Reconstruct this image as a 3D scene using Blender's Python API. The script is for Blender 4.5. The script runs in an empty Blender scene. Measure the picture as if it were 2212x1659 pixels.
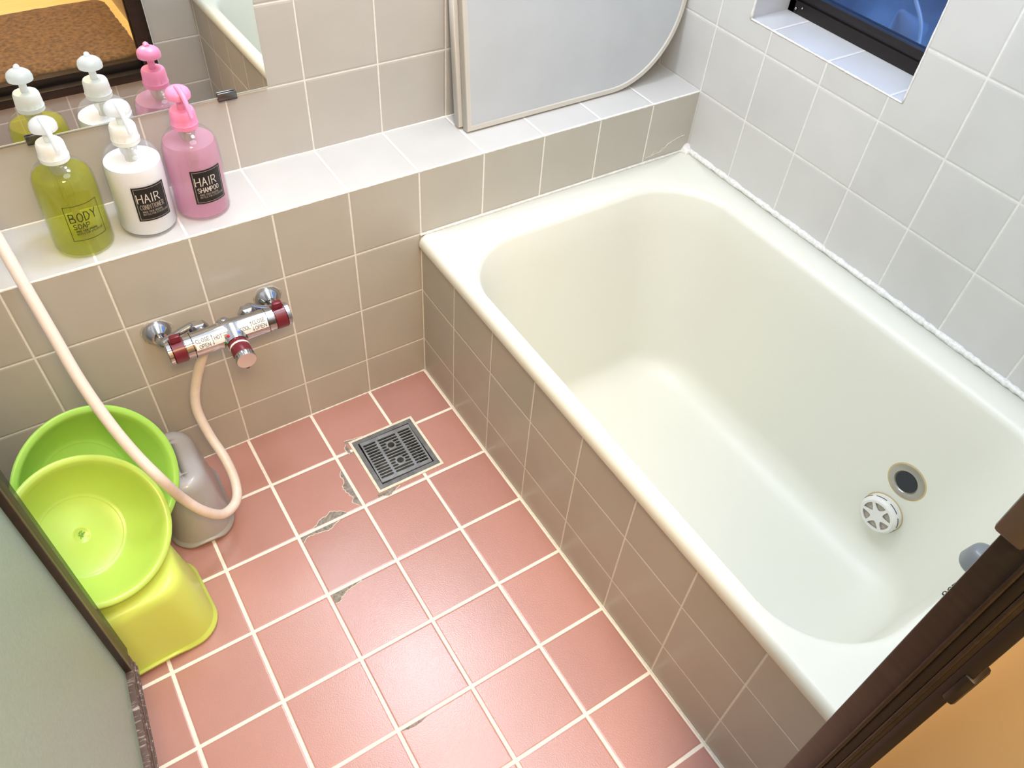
import bpy, bmesh, math, random
from mathutils import Vector, Matrix, Quaternion
random.seed(7)
P = 0.15            # one wall tile pitch in metres; all coordinates below are in tiles
S = bpy.context.scene
COL = S.collection

# ------------------------------------------------------------------ camera
cd = bpy.data.cameras.new('camera'); cam = bpy.data.objects.new('camera', cd); COL.objects.link(cam)
right = Vector((0.84210851, -0.5359266, 0.06029875))
down = Vector((-0.36245253, -0.645199, -0.67256703))
fwd = Vector((0.39935126, 0.54451898, -0.73757552))
m = Matrix.Identity(4)
for i in range(3):
    m[i][0] = right[i]; m[i][1] = -down[i]; m[i][2] = -fwd[i]
cam.matrix_world = Matrix.Translation(Vector((-4.0917, -8.0490, 9.5645)) * P) @ m
cd.sensor_width = 36; cd.lens = 27.614; cd.clip_start = 0.01
S.camera = cam

# ------------------------------------------------------------------ world, light, exposure
w = bpy.data.worlds.new('dusk_sky'); S.world = w; w.use_nodes = True
bg = w.node_tree.nodes['Background']; bg.inputs[0].default_value = (0.19, 0.34, 0.70, 1); bg.inputs[1].default_value = 4.6

def light(name, kind, loc, power, color, size, rot=None, spread=None):
    l = bpy.data.lights.new(name, kind); l.energy = power; l.color = color
    if kind == 'AREA':
        l.shape = 'DISK'; l.size = size
    else:
        l.shadow_soft_size = size
    o = bpy.data.objects.new(name, l); COL.objects.link(o); o.location = Vector(loc) * P
    if rot: o.rotation_euler = rot
    return o
light('bathroom_wall_lamp', 'POINT', (-0.25, 0.1, 12.3), 34, (0.90, 0.97, 1.10), 0.12)
light('bathroom_ceiling_fill', 'AREA', (-0.5, -4.7, 14.5), 15, (0.88, 0.97, 1.14), 0.75)  # unseen fill added overhead to lift the tub rim and forward faces
light('dressing_room_lamp', 'AREA', (-3.8, -10.8, 13.9), 46, (1.0, 0.70, 0.38), 0.45)
S.view_settings.view_transform = 'Standard'; S.view_settings.look = 'None'
S.view_settings.gamma = 1; S.view_settings.use_curve_mapping = False
S.view_settings.exposure = -0.38

# ------------------------------------------------------------------ material helpers
def M(name, base, rough=0.5, metal=0.0, **kw):
    m = bpy.data.materials.new(name); m.use_nodes = True
    b = m.node_tree.nodes['Principled BSDF']
    b.inputs['Base Color'].default_value = (*base, 1); b.inputs['Roughness'].default_value = rough
    b.inputs['Metallic'].default_value = metal
    for k, v in kw.items():
        b.inputs[k].default_value = v
    return m

def noisy(m, scale=60, amt=0.12, bump=0.0, stretch=None, base=None, second=None, lo=0.35, hi=0.65, detail=4):
    """procedural colour variation and bump in object space"""
    nt = m.node_tree; n = nt.nodes; l = nt.links; b = n['Principled BSDF']
    tc = n.new('ShaderNodeTexCoord'); mp = n.new('ShaderNodeMapping'); l.new(tc.outputs['Object'], mp.inputs[0])
    if stretch: mp.inputs['Scale'].default_value = stretch
    ns = n.new('ShaderNodeTexNoise'); ns.inputs['Scale'].default_value = scale; ns.inputs['Detail'].default_value = detail
    l.new(mp.outputs[0], ns.inputs['Vector'])
    c = b.inputs['Base Color'].default_value[:]
    mr = n.new('ShaderNodeMapRange'); mr.inputs[1].default_value = lo; mr.inputs[2].default_value = hi
    l.new(ns.outputs[0], mr.inputs[0])
    mx = n.new('ShaderNodeMix'); mx.data_type = 'RGBA'; l.new(mr.outputs[0], mx.inputs[0])
    mx.inputs[6].default_value = c
    mx.inputs[7].default_value = (*(second if second else [x * (1 - amt) for x in c[:3]]), 1)
    l.new(mx.outputs[2], b.inputs['Base Color'])
    if bump:
        bp = n.new('ShaderNodeBump'); bp.inputs['Strength'].default_value = bump; bp.inputs['Distance'].default_value = 0.001
        l.new(ns.outputs[0], bp.inputs['Height']); l.new(bp.outputs[0], b.inputs['Normal'])
    return m

def tile(name, base, grout, u=('X', 0, 1), v=None, gw=0.013, rough=0.3, var=0.05, grain=0.0, warm=None, gbump=1.0, spec=0.5):
    """square tiles in object space; u/v = (axis, offset in tiles, pitch in tiles)"""
    m = bpy.data.materials.new(name); m.use_nodes = True
    nt = m.node_tree; n = nt.nodes; l = nt.links; b = n['Principled BSDF']
    b.inputs['Specular IOR Level'].default_value = spec
    tc = n.new('ShaderNodeTexCoord'); sp = n.new('ShaderNodeSeparateXYZ'); l.new(tc.outputs['Object'], sp.inputs[0])
    def math_(op, a, bb=None, c=None):
        x = n.new('ShaderNodeMath'); x.operation = op
        for i, q in enumerate((a, bb, c)):
            if q is None: continue
            if isinstance(q, (int, float)): x.inputs[i].default_value = q
            else: l.new(q, x.inputs[i])
        return x.outputs[0]
    wob = n.new('ShaderNodeTexNoise'); wob.inputs['Scale'].default_value = 22; wob.inputs['Detail'].default_value = 5
    l.new(tc.outputs['Object'], wob.inputs['Vector'])
    wn = math_('MULTIPLY_ADD', wob.outputs[0], 0.006, -0.003)
    ds = []; cells = []
    for ax in (u, v):
        if ax is None: continue
        a, off, pitch = ax
        t = math_('DIVIDE', math_('ADD', sp.outputs[a], -off * P), pitch * P)
        cells.append(math_('FLOOR', t))
        f = math_('FRACT', t)
        ds.append(math_('MULTIPLY', math_('SUBTRACT', 0.5, math_('ABSOLUTE', math_('SUBTRACT', f, 0.5))), pitch))
    d = ds[0] if len(ds) == 1 else math_('MINIMUM', ds[0], ds[1])
    dw = math_('ADD', d, wn)
    mask = n.new('ShaderNodeMapRange'); mask.interpolation_type = 'SMOOTHSTEP'
    mask.inputs[1].default_value = gw * 0.8; mask.inputs[2].default_value = gw * 1.25
    l.new(dw, mask.inputs[0])
    cx = n.new('ShaderNodeCombineXYZ')
    for i, c in enumerate(cells): l.new(math_('ADD', c, 0.5), cx.inputs[i])
    wh = n.new('ShaderNodeTexWhiteNoise'); wh.noise_dimensions = '3D'; l.new(cx.outputs[0], wh.inputs['Vector'])
    # cloudy glaze variation plus per-tile value
    cl = n.new('ShaderNodeTexNoise'); cl.inputs['Scale'].default_value = 9; cl.inputs['Detail'].default_value = 3
    l.new(tc.outputs['Object'], cl.inputs['Vector'])
    k = math_('ADD', math_('MULTIPLY_ADD', wh.outputs['Value'], var, 1 - var / 2), math_('MULTIPLY_ADD', cl.outputs[0], 0.16, -0.08))
    bc = n.new('ShaderNodeMix'); bc.data_type = 'RGBA'
    bc.inputs[6].default_value = (*base, 1); bc.inputs[7].default_value = (*(warm or base), 1)
    l.new(wh.outputs['Color'], bc.inputs[0]) if warm else None
    sc = n.new('ShaderNodeVectorMath'); sc.operation = 'SCALE'; l.new(bc.outputs[2], sc.inputs[0]); l.new(k, sc.inputs['Scale'])
    gn = n.new('ShaderNodeTexNoise'); gn.inputs['Scale'].default_value = 130; gn.inputs['Detail'].default_value = 3
    l.new(tc.outputs['Object'], gn.inputs['Vector'])
    gc = n.new('ShaderNodeVectorMath'); gc.operation = 'SCALE'; gc.inputs[0].default_value = grout
    l.new(math_('MULTIPLY_ADD', gn.outputs[0], 0.3, 0.85), gc.inputs['Scale'])
    mx = n.new('ShaderNodeMix'); mx.data_type = 'RGBA'; l.new(mask.outputs[0], mx.inputs[0])
    l.new(gc.outputs[0], mx.inputs[6]); l.new(sc.outputs[0], mx.inputs[7]); l.new(mx.outputs[2], b.inputs['Base Color'])
    rr = n.new('ShaderNodeMapRange'); rr.inputs[3].default_value = 0.85; rr.inputs[4].default_value = rough
    l.new(mask.outputs[0], rr.inputs[0]); l.new(rr.outputs[0], b.inputs['Roughness'])
    # pillowed tile edges
    pil = n.new('ShaderNodeMapRange'); pil.interpolation_type = 'SMOOTHSTEP'
    pil.inputs[1].default_value = gw * 0.6; pil.inputs[2].default_value = gw * 0.6 + 0.03; l.new(dw, pil.inputs[0])
    h = pil.outputs[0]
    bp = n.new('ShaderNodeBump'); bp.inputs['Strength'].default_value = 0.5 * gbump; bp.inputs['Distance'].default_value = 0.0012
    l.new(h, bp.inputs['Height'])
    last = bp
    if grain:
        g2 = n.new('ShaderNodeTexNoise'); g2.inputs['Scale'].default_value = 420; g2.inputs['Detail'].default_value = 2
        l.new(tc.outputs['Object'], g2.inputs['Vector'])
        b2 = n.new('ShaderNodeBump'); b2.inputs['Strength'].default_value = grain; b2.inputs['Distance'].default_value = 0.0009
        l.new(math_('MULTIPLY', g2.outputs[0], mask.outputs[0]), b2.inputs['Height']); l.new(bp.outputs[0], b2.inputs['Normal']); last = b2
    else:
        g2 = n.new('ShaderNodeTexNoise'); g2.inputs['Scale'].default_value = 14; g2.inputs['Detail'].default_value = 2
        l.new(tc.outputs['Object'], g2.inputs['Vector'])
        b2 = n.new('ShaderNodeBump'); b2.inputs['Strength'].default_value = 0.25; b2.inputs['Distance'].default_value = 0.0015
        l.new(g2.outputs[0], b2.inputs['Height']); l.new(bp.outputs[0], b2.inputs['Normal']); last = b2
    l.new(last.outputs[0], b.inputs['Normal'])
    return m

GR = (0.80, 0.79, 0.75)
WT = (0.475, 0.458, 0.408)          # beige glazed wall tile
LT = (0.56, 0.56, 0.545)           # lighter glaze, ledge top
mat_front = tile('beige_tile_front', WT, GR, ('X', 0, 1), ('Z', 0.732, 1.02), gw=0.011, var=0.05)
mat_apron = tile('beige_tile_apron', WT, GR, ('Y', 0.056, 1), ('Z', 0.732, 1), gw=0.011, var=0.05)
mat_back = tile('grey_tile_back', (0.50, 0.485, 0.455), GR, ('X', 0, 1), ('Z', 3.771, 0.98), gw=0.009, var=0.05)
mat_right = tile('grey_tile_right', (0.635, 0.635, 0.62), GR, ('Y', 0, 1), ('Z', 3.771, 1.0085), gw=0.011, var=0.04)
mat_door_wall = tile('grey_tile_door_wall', (0.52, 0.50, 0.455), GR, ('X', 0, 1), ('Z', 0.732, 1.0), var=0.05)
mat_left = tile('grey_tile_left', (0.52, 0.50, 0.455), GR, ('Y', 0, 1), ('Z', 0.732, 1.0), var=0.05)
mat_ledge = tile('pale_tile_ledge', LT, GR, ('X', 0, 1), None, rough=0.28, var=0.04)
mat_sill = tile('pale_tile_sill', (0.66, 0.66, 0.65), GR, ('Y', 0, 1), None, rough=0.25, var=0.03)
mat_floor = tile('terracotta_floor_tile', (0.475, 0.245, 0.21), (0.93, 0.89, 0.80), ('X', -0.0192, 1), ('Y', 0.0486, 1), gw=0.021,
                 rough=0.27, var=0.10, grain=0.26, spec=0.9, warm=(0.50, 0.255, 0.215))
mat_grout = noisy(M('white_grout', (0.88, 0.87, 0.83), 0.8), 120, 0.12, 0.4)
mat_caulk = noisy(M('white_silicone', (0.88, 0.88, 0.84), 0.45), 160, 0.2, 0.8)
mat_caulk_d = noisy(M('dull_sealant', (0.55, 0.52, 0.46), 0.6), 160, 0.3, 0.8)
mat_tub = M('cream_enamel', (0.80, 0.805, 0.72), 0.40)
mat_plaster = M('white_ceiling_panel', (0.8, 0.8, 0.78), 0.6)
mat_chrome = noisy(M('chrome', (0.56, 0.57, 0.60), 0.12, 1.0), 30, 0.2)
mat_maroon = M('maroon_plastic', (0.16, 0.012, 0.025), 0.28)
mat_bronze = noisy(M('bronze_aluminium', (0.036, 0.026, 0.021), 0.32, 0.35), 14, 0.3, 0.1, (1, 1, 8))
mat_bronze_dark = M('dark_bronze_groove', (0.012, 0.008, 0.007), 0.4, 0.2)
mat_worn = noisy(M('corroded_bronze_rail', (0.10, 0.065, 0.055), 0.55, 0.2), 45, 0, 0.5, (6, 1, 6), second=(0.42, 0.37, 0.34), lo=0.54, hi=0.70, detail=8)
mat_black = M('black_rubber', (0.01, 0.01, 0.012), 0.5)
mat_hole = M('inlet_hole_shade', (0.012, 0.016, 0.025), 0.4)

# ------------------------------------------------------------------ mesh helpers
def link(name, me, mat=None, parent=None, smooth=False, loc=(0, 0, 0)):
    o = bpy.data.objects.new(name, me); COL.objects.link(o)
    for mm in (mat if isinstance(mat, (list, tuple)) else [mat]):
        if mm: me.materials.append(mm)
    if parent: o.parent = parent
    o.location = Vector(loc) * P
    if smooth:
        for f in me.polygons: f.use_smooth = True
    return o

def fin(bm, name, mat, parent=None, smooth=False, loc=(0, 0, 0), ang=None):
    bmesh.ops.recalc_face_normals(bm, faces=bm.faces)
    if ang:
        for e in bm.edges:
            if len(e.link_faces) == 2 and e.calc_face_angle(0) > math.radians(ang): e.smooth = False
        smooth = True
    bmesh.ops.scale(bm, vec=(P, P, P), verts=bm.verts)
    me = bpy.data.meshes.new(name); bm.to_mesh(me); bm.free()
    return link(name, me, mat, parent, smooth, loc)

def add_box(bm, x0, x1, y0, y1, z0, z1, bevel=0, seg=2):
    vs = [bm.verts.new((x, y, z)) for x in (x0, x1) for y in (y0, y1) for z in (z0, z1)]
    idx = [(0, 1, 3, 2), (4, 6, 7, 5), (0, 4, 5, 1), (2, 3, 7, 6), (0, 2, 6, 4), (1, 5, 7, 3)]
    fs = [bm.faces.new([vs[i] for i in f]) for f in idx]
    if bevel:
        es = list({e for f in fs for e in f.edges})
        bmesh.ops.bevel(bm, geom=es, offset=bevel, segments=seg, affect='EDGES', profile=0.5)
    return vs

def box(name, b, mat, parent=None, bevel=0, seg=2, loc=(0, 0, 0)):
    bm = bmesh.new(); add_box(bm, *b, bevel=bevel, seg=seg)
    return fin(bm, name, mat, parent, loc=loc, ang=35 if bevel else None)

def add_lathe(bm, prof, seg=48, mtx=None, cap0=True, cap1=True, rfun=None):
    """prof = [(r, z)...] revolved about z"""
    rings = []
    for r, z in prof:
        ring = []
        for i in range(seg):
            a = 2 * math.pi * i / seg
            rr = r * (rfun(a, z) if rfun else 1)
            v = Vector((rr * math.cos(a), rr * math.sin(a), z))
            ring.append(bm.verts.new(mtx @ v if mtx else v))
        rings.append(ring)
    for a, b in zip(rings, rings[1:]):
        for i in range(seg):
            j = (i + 1) % seg
            bm.faces.new((a[i], a[j], b[j], b[i]))
    if cap0: bm.faces.new(rings[0][::-1])
    if cap1: bm.faces.new(rings[-1])

def lathe(name, prof, mat, parent=None, seg=48, mtx=None, cap0=True, cap1=True, loc=(0, 0, 0), ang=40, rfun=None):
    bm = bmesh.new(); add_lathe(bm, prof, seg, mtx, cap0, cap1, rfun)
    return fin(bm, name, mat, parent, loc=loc, ang=ang)

def smooth_path(pts, n=8):
    out = []; p = [Vector(q) for q in pts]; p = [p[0] * 2 - p[1]] + p + [p[-1] * 2 - p[-2]]
    for i in range(1, len(p) - 2):
        a, b, c, d = p[i - 1:i + 3]
        for k in range(n):
            t = k / n
            out.append(0.5 * ((2 * b) + (c - a) * t + (2 * a - 5 * b + 4 * c - d) * t * t + (3 * b - 3 * c + d - a) * t ** 3))
    out.append(p[-2]); return out

def add_tube(bm, path, r, seg=16, caps=True):
    path = [Vector(q) for q in path]; rings = []; up = None
    for i, q in enumerate(path):
        t = (path[min(i + 1, len(path) - 1)] - path[max(i - 1, 0)]).normalized()
        if up is None:
            up = t.orthogonal().normalized()
        else:
            up = (up - t * up.dot(t)).normalized()
        s = t.cross(up); rr = r[i] if isinstance(r, (list, tuple)) else r
        rings.append([bm.verts.new(q + rr * (math.cos(a) * up + math.sin(a) * s)) for a in [2 * math.pi * k / seg for k in range(seg)]])
    for a, b in zip(rings, rings[1:]):
        for i in range(seg):
            j = (i + 1) % seg; bm.faces.new((a[i], a[j], b[j], b[i]))
    if caps: bm.faces.new(rings[0][::-1]); bm.faces.new(rings[-1])

def tube(name, path, r, mat, parent=None, seg=16, loc=(0, 0, 0)):
    bm = bmesh.new(); add_tube(bm, path, r, seg); return fin(bm, name, mat, parent, loc=loc, ang=50)

def axis_mtx(origin, direction, up=(0, 0, 1)):
    """matrix taking local z to direction"""
    z = Vector(direction).normalized(); x = Vector(up).cross(z)
    if x.length < 1e-4: x = Vector((1, 0, 0))
    x.normalize(); y = z.cross(x)
    mm = Matrix.Identity(4)
    for i in range(3): mm[i][0] = x[i]; mm[i][1] = y[i]; mm[i][2] = z[i]; mm[i][3] = origin[i]
    return mm

def rrect(x0, x1, y0, y1, r, n=8, m_=6):
    """rounded rectangle, fixed vertex count; counter-clockwise"""
    r = min(r, (x1 - x0) / 2 - 1e-3, (y1 - y0) / 2 - 1e-3)
    cs = [(x1 - r, y1 - r, 0), (x0 + r, y1 - r, 90), (x0 + r, y0 + r, 180), (x1 - r, y0 + r, 270)]
    out = []
    for k, (cx, cy, a0) in enumerate(cs):
        arc = [(cx + r * math.cos(math.radians(a0 + 90 * i / n)), cy + r * math.sin(math.radians(a0 + 90 * i / n))) for i in range(n + 1)]
        out += arc
        nx, ny, na = cs[(k + 1) % 4]
        q = (nx + r * math.cos(math.radians(na)), ny + r * math.sin(math.radians(na)))
        for i in range(1, m_): out.append((arc[-1][0] + (q[0] - arc[-1][0]) * i / m_, arc[-1][1] + (q[1] - arc[-1][1]) * i / m_))
    return out

def loft(bm, rings, cap0=False, cap1=False):
    vr = [[bm.verts.new(p) for p in r] for r in rings]
    for a, b in zip(vr, vr[1:]):
        for i in range(len(a)):
            j = (i + 1) % len(a); bm.faces.new((a[i], a[j], b[j], b[i]))
    if cap0: bm.faces.new(vr[0][::-1])
    if cap1: bm.faces.new(vr[-1])
    return vr

def holed_plate(name, outer, holes, thick, mat, parent=None, mtx=None, loc=(0, 0, 0), bevel=0.0):
    """flat plate with real holes (2D filled curve turned into a mesh); thickness grows along local z"""
    cu = bpy.data.curves.new(name, 'CURVE'); cu.dimensions = '2D'; cu.fill_mode = 'BOTH'
    cu.extrude = thick * P / 2; cu.bevel_depth = bevel * P; cu.bevel_resolution = 1; cu.offset = -bevel * P
    for poly in [outer] + holes:
        s = cu.splines.new('POLY'); s.points.add(len(poly) - 1); s.use_cyclic_u = True
        for q, pt in zip(poly, s.points): pt.co = (q[0] * P, q[1] * P, 0, 1)
    tmp = bpy.data.objects.new('tmp', cu); COL.objects.link(tmp)
    dg = bpy.context.evaluated_depsgraph_get(); me = bpy.data.meshes.new_from_object(tmp.evaluated_get(dg))
    bpy.data.objects.remove(tmp); bpy.data.curves.remove(cu)
    me.materials.clear()
    for v in me.vertices:
        c = v.co / P; c.z += thick / 2
        v.co = (mtx @ c if mtx else c) * P
    me.name = name
    return link(name, me, mat, parent, loc=loc)

def circ(cx, cy, r, n=28, a0=0, a1=360):
    return [(cx + r * math.cos(math.radians(a0 + (a1 - a0) * i / n)), cy + r * math.sin(math.radians(a0 + (a1 - a0) * i / n))) for i in range(n)]

def slot(x0, x1, y, hw):
    return [(x1 - hw + hw * math.cos(math.radians(a)), y + hw * math.sin(math.radians(a))) for a in range(-90, 91, 30)] + \
           [(x0 + hw + hw * math.cos(math.radians(a)), y + hw * math.sin(math.radians(a))) for a in range(90, 271, 30)]

def empty(name, loc, label, cat, group=None, rot=None):
    o = bpy.data.objects.new(name, None); COL.objects.link(o); o.location = Vector(loc) * P
    o.empty_display_size = 0.05
    o['label'] = label; o['category'] = cat
    if group: o['group'] = group
    if rot: o.rotation_euler = rot
    return o

def struct(o, label=None):
    o['kind'] = 'structure'
    if label: o['label'] = label
    return o

# ------------------------------------------------------------------ stroke lettering
G_ = {
 'A': [[(0, 0), (.5, 1), (1, 0)], [(.2, .38), (.8, .38)]], 'B': [[(0, 0), (0, 1), (.7, .95), (.75, .6), (0, .5), (.9, .42), (.9, .05), (0, 0)]],
 'C': [[(.95, .85), (.6, 1), (.15, .8), (0, .5), (.15, .15), (.6, 0), (.95, .15)]], 'D': [[(0, 0), (0, 1), (.6, .92), (.95, .5), (.6, .08), (0, 0)]],
 'E': [[(.9, 1), (0, 1), (0, 0), (.9, 0)], [(0, .52), (.75, .52)]], 'F': [[(.9, 1), (0, 1), (0, 0)], [(0, .52), (.7, .52)]],
 'G': [[(.95, .85), (.55, 1), (.1, .75), (0, .4), (.2, .05), (.7, 0), (.95, .2), (.95, .45), (.6, .45)]], 'H': [[(0, 0), (0, 1)], [(1, 0), (1, 1)], [(0, .48), (1, .55)]],
 'I': [[(.5, 0), (.5, 1)]], 'K': [[(0, 0), (0, 1)], [(.9, 1), (0, .42), (.95, 0)]], 'L': [[(0, 1), (0, 0), (.85, 0)]],
 'M': [[(0, 0), (.08, 1), (.5, .35), (.92, 1), (1, 0)]], 'N': [[(0, 0), (0, 1), (1, 0), (1, 1)]],
 'O': [[(.5, 1), (.12, .82), (0, .5), (.12, .15), (.5, 0), (.88, .15), (1, .5), (.88, .82), (.5, 1)]],
 'P': [[(0, 0), (0, 1), (.8, .93), (.9, .68), (.7, .48), (0, .42)]], 'R': [[(0, 0), (0, 1), (.8, .93), (.88, .68), (.6, .48), (0, .44)], [(.45, .46), (1, 0)]],
 'S': [[(.9, .88), (.5, 1), (.1, .82), (.2, .58), (.8, .42), (.9, .15), (.5, 0), (.05, .12)]], 'T': [[(0, 1), (1, 1)], [(.5, 1), (.5, 0)]],
 'U': [[(0, 1), (0, .25), (.25, 0), (.7, 0), (1, .25), (1, 1)]], 'Y': [[(0, 1), (.5, .5), (1, 1)], [(.5, .5), (.5, 0)]],
 '^': [[(.5, 0), (.5, 1)], [(.2, .7), (.5, 1), (.8, .7)]], 'v': [[(.5, 1), (.5, 0)], [(.2, .3), (.5, 0), (.8, .3)]],
}
def strokes(text, x, y, h, cw, gap, sw):
    """list of 2D quads (4 points each) for a line of text, baseline at y"""
    quads = []
    for ch in text:
        for line in G_.get(ch, []):
            pts = [(x + a * (0.25 if ch == 'I' else 1) * cw + (0), y + b * h) for a, b in line]
            for (ax, ay), (bx, by) in zip(pts, pts[1:]):
                dx, dy = bx - ax, by - ay; L = math.hypot(dx, dy) or 1e-6
                nseg = max(1, int(L / (cw * .5)))
                ux, uy = dx / L, dy / L; nx, ny = -uy * sw / 2, ux * sw / 2
                ax2, ay2, bx2, by2 = ax - ux * sw * .3, ay - uy * sw * .3, bx + ux * sw * .3, by + uy * sw * .3
                for k in range(nseg):
                    p0 = (ax2 + (bx2 - ax2) * k / nseg, ay2 + (by2 - ay2) * k / nseg); p1 = (ax2 + (bx2 - ax2) * (k + 1) / nseg, ay2 + (by2 - ay2) * (k + 1) / nseg)
                    quads.append([(p0[0] + nx, p0[1] + ny), (p0[0] - nx, p0[1] - ny), (p1[0] - nx, p1[1] - ny), (p1[0] + nx, p1[1] + ny)])
        x += (0.3 * cw if ch == 'I' else 0.45 * cw if ch == ' ' else cw) + gap
    return quads

def lettering(name, quads, mapf, mat, parent, loc=(0, 0, 0)):
    bm = bmesh.new()
    for q in quads: bm.faces.new([bm.verts.new(mapf(a, b)) for a, b in q])
    return fin(bm, name, mat, parent, loc=loc)

# ================================================================== THE ROOM
XR, YB, YD, XL, ZC = 4.937, 1.077, -7.92, -6.3, 14.7
# floor with the drain opening cut out
DX0, DX1, DY0, DY1 = -1.735, -0.69, -1.84, -0.805
bm = bmesh.new()
for (a, b, c, d) in ((XL, DX0, YD, 0), (DX1, 0.0, YD, 0), (DX0, DX1, YD, DY0), (DX0, DX1, DY1, 0)):
    add_box(bm, a, b, c, d, -0.25, 0)
floor = struct(fin(bm, 'floor', mat_floor))
# ledge (front face, top face) as one tiled structure
bm = bmesh.new(); add_box(bm, XL, XR, 0, YB, -0.25, 3.771)
for e in [e for e in bm.edges if all(abs(v.co.y) < 1e-6 and v.co.z > 3 for v in e.verts)]:
    bmesh.ops.bevel(bm, geom=[e], offset=0.03, segments=4, affect='EDGES', profile=0.5)
for f in bm.faces:
    f.normal_update(); f.material_index = 1 if f.normal.z > 0.5 else 0
ledge = struct(fin(bm, 'trim_1', [mat_front, mat_ledge], ang=60), 'long tiled ledge running below the mirror')
def wobble_strip(name, pts, rad, mat, parent=None, flat=1.0, seed=1, n=90):
    """a thin hand-laid bead along a polyline"""
    rnd = random.Random(seed); a, b = Vector(pts[0]), Vector(pts[-1]); path = []; rr = []
    for i in range(n + 1):
        t = i / n; q = a.lerp(b, t); path.append(q); rr.append(rad * (0.75 + 0.5 * rnd.random()))
    bm = bmesh.new(); add_tube(bm, path, rr, 8); return fin(bm, name, mat, parent, smooth=True)
g = wobble_strip('grout_line', [(XL, 0.012, 3.765), (XR, 0.012, 3.765)], 0.016, mat_grout, ledge, seed=3, n=260); g['label'] = 'white grout along the ledge edge'
wall_back = struct(box('wall_back', (XL - 0.4, XR + 0.4, YB, YB + 0.5, 0, ZC), mat_back))
wobble_strip('grout_line', [(XL, YB - 0.004, 3.775), (XR, YB - 0.004, 3.775)], 0.014, mat_grout, wall_back, seed=5)
wall_left = struct(box('wall_left', (XL - 0.5, XL, YD - 0.9, YB, -0.25, ZC), mat_left))
ceiling = struct(box('ceiling', (XL - 0.4, XR + 0.9, YD - 0.2, YB + 0.5, ZC, ZC + 0.3), mat_plaster))
# right wall with window recess
WY0, WY1, WZ0, WZ1, WX = -3.205, -0.58, 5.115, 9.2, 5.66
bm = bmesh.new()
for (a, b, c, d) in ((YD - 0.6, WY0, 1.5, ZC), (WY1, YB + 0.5, 1.5, ZC), (WY0, WY1, 1.5, WZ0), (WY0, WY1, WZ1, ZC)):
    add_box(bm, XR, XR + 1.0, a, b, c, d)
for f in bm.faces:
    f.normal_update(); c = f.calc_center_median()
    f.material_index = 1 if (abs(f.normal.x) < 0.5 and WY0 - 0.01 <= c.y <= WY1 + 0.01 and WZ0 - .01 <= c.z <= WZ1 + .01) else 0
wall_right = struct(fin(bm, 'wall_right', [mat_right, mat_sill]))
bm = bmesh.new()
add_tube(bm, [(XR + 0.004, WY0 + 0.01 + i * (WY1 - WY0 - 0.02) / 60, WZ0 - 0.004) for i in range(61)], [0.009 + 0.009 * random.random() for _ in range(61)], 6)
add_tube(bm, [(XR + 0.004, WY0 + 0.004, WZ0 + i * 4 / 60) for i in range(61)], [0.012 + 0.006 * random.random() for _ in range(61)], 6)
add_tube(bm, [(XR + 0.004, WY1, WZ0 + i * 4 / 60) for i in range(61)], [0.018 + 0.012 * random.random() for _ in range(61)], 6)
fin(bm, 'grout_line', mat_grout, wall_right, smooth=True)
# tub apron
apron = struct(box('trim_2', (0, 0.16, YD, 0, -0.25, 2.583), mat_apron), 'low tiled wall fronting the bathtub')
wobble_strip('grout_line', [(0.0, YD, 0.004), (0.0, 0, 0.004)], 0.014, mat_grout, floor, seed=8, n=200)
wobble_strip('grout_line', [(XL, 0.0, 0.002), (0, 0.0, 0.002)], 0.014, mat_grout, floor, seed=9, n=120)
wobble_strip('grout_line', [(0.002, -0.002, 0), (0.002, -0.002, 2.58)], 0.009, mat_grout, apron, seed=10)
# door wall around the doorway
OX0, OX1, OZ0, OZ1 = -5.62, -1.02, 1.07, 13.6
bm = bmesh.new()
for (a, b, c, d) in ((XL - .4, OX0, -0.25, ZC), (OX1, XR + 1, -0.25, ZC), (OX0, OX1, -0.25, OZ0), (OX0, OX1, OZ1, ZC)):
    add_box(bm, a, b, YD - 0.18, YD, c, d)
wall_front = struct(fin(bm, 'wall_front', mat_door_wall))
# dressing room beyond the doorway
mat_yellow = noisy(M('yellow_wood_floor', (0.85, 0.66, 0.30), 0.4), 6, 0.1, 0, (1, 12, 1))
mat_tan = noisy(M('tan_wood_panel', (0.50, 0.40, 0.27), 0.5), 3, 0.06, 0.02)
struct(box('floor', (-9, 0.5, -15, YD - 0.18, 0.9, 1.2), mat_yellow), 'yellow dressing room floor beyond the doorway')
struct(box('wall_hall', (-9, 0.5, -15.3, -15, 0.9, ZC), mat_tan), 'tan dressing room wall behind the camera')
struct(box('wall_hall', (-9.3, -9, -15.3, YD - 0.18, 0.9, ZC), mat_tan), 'tan dressing room wall on the far left')
struct(box('wall_hall', (-0.93, -0.6, -15.3, YD - 0.181, 0.9, ZC), mat_tan), 'tan panel beside the brown door jamb')
struct(box('ceiling', (-9, 0.5, -15, YD - 0.2, ZC, ZC + 0.3), mat_plaster), 'dressing room ceiling')

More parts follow.
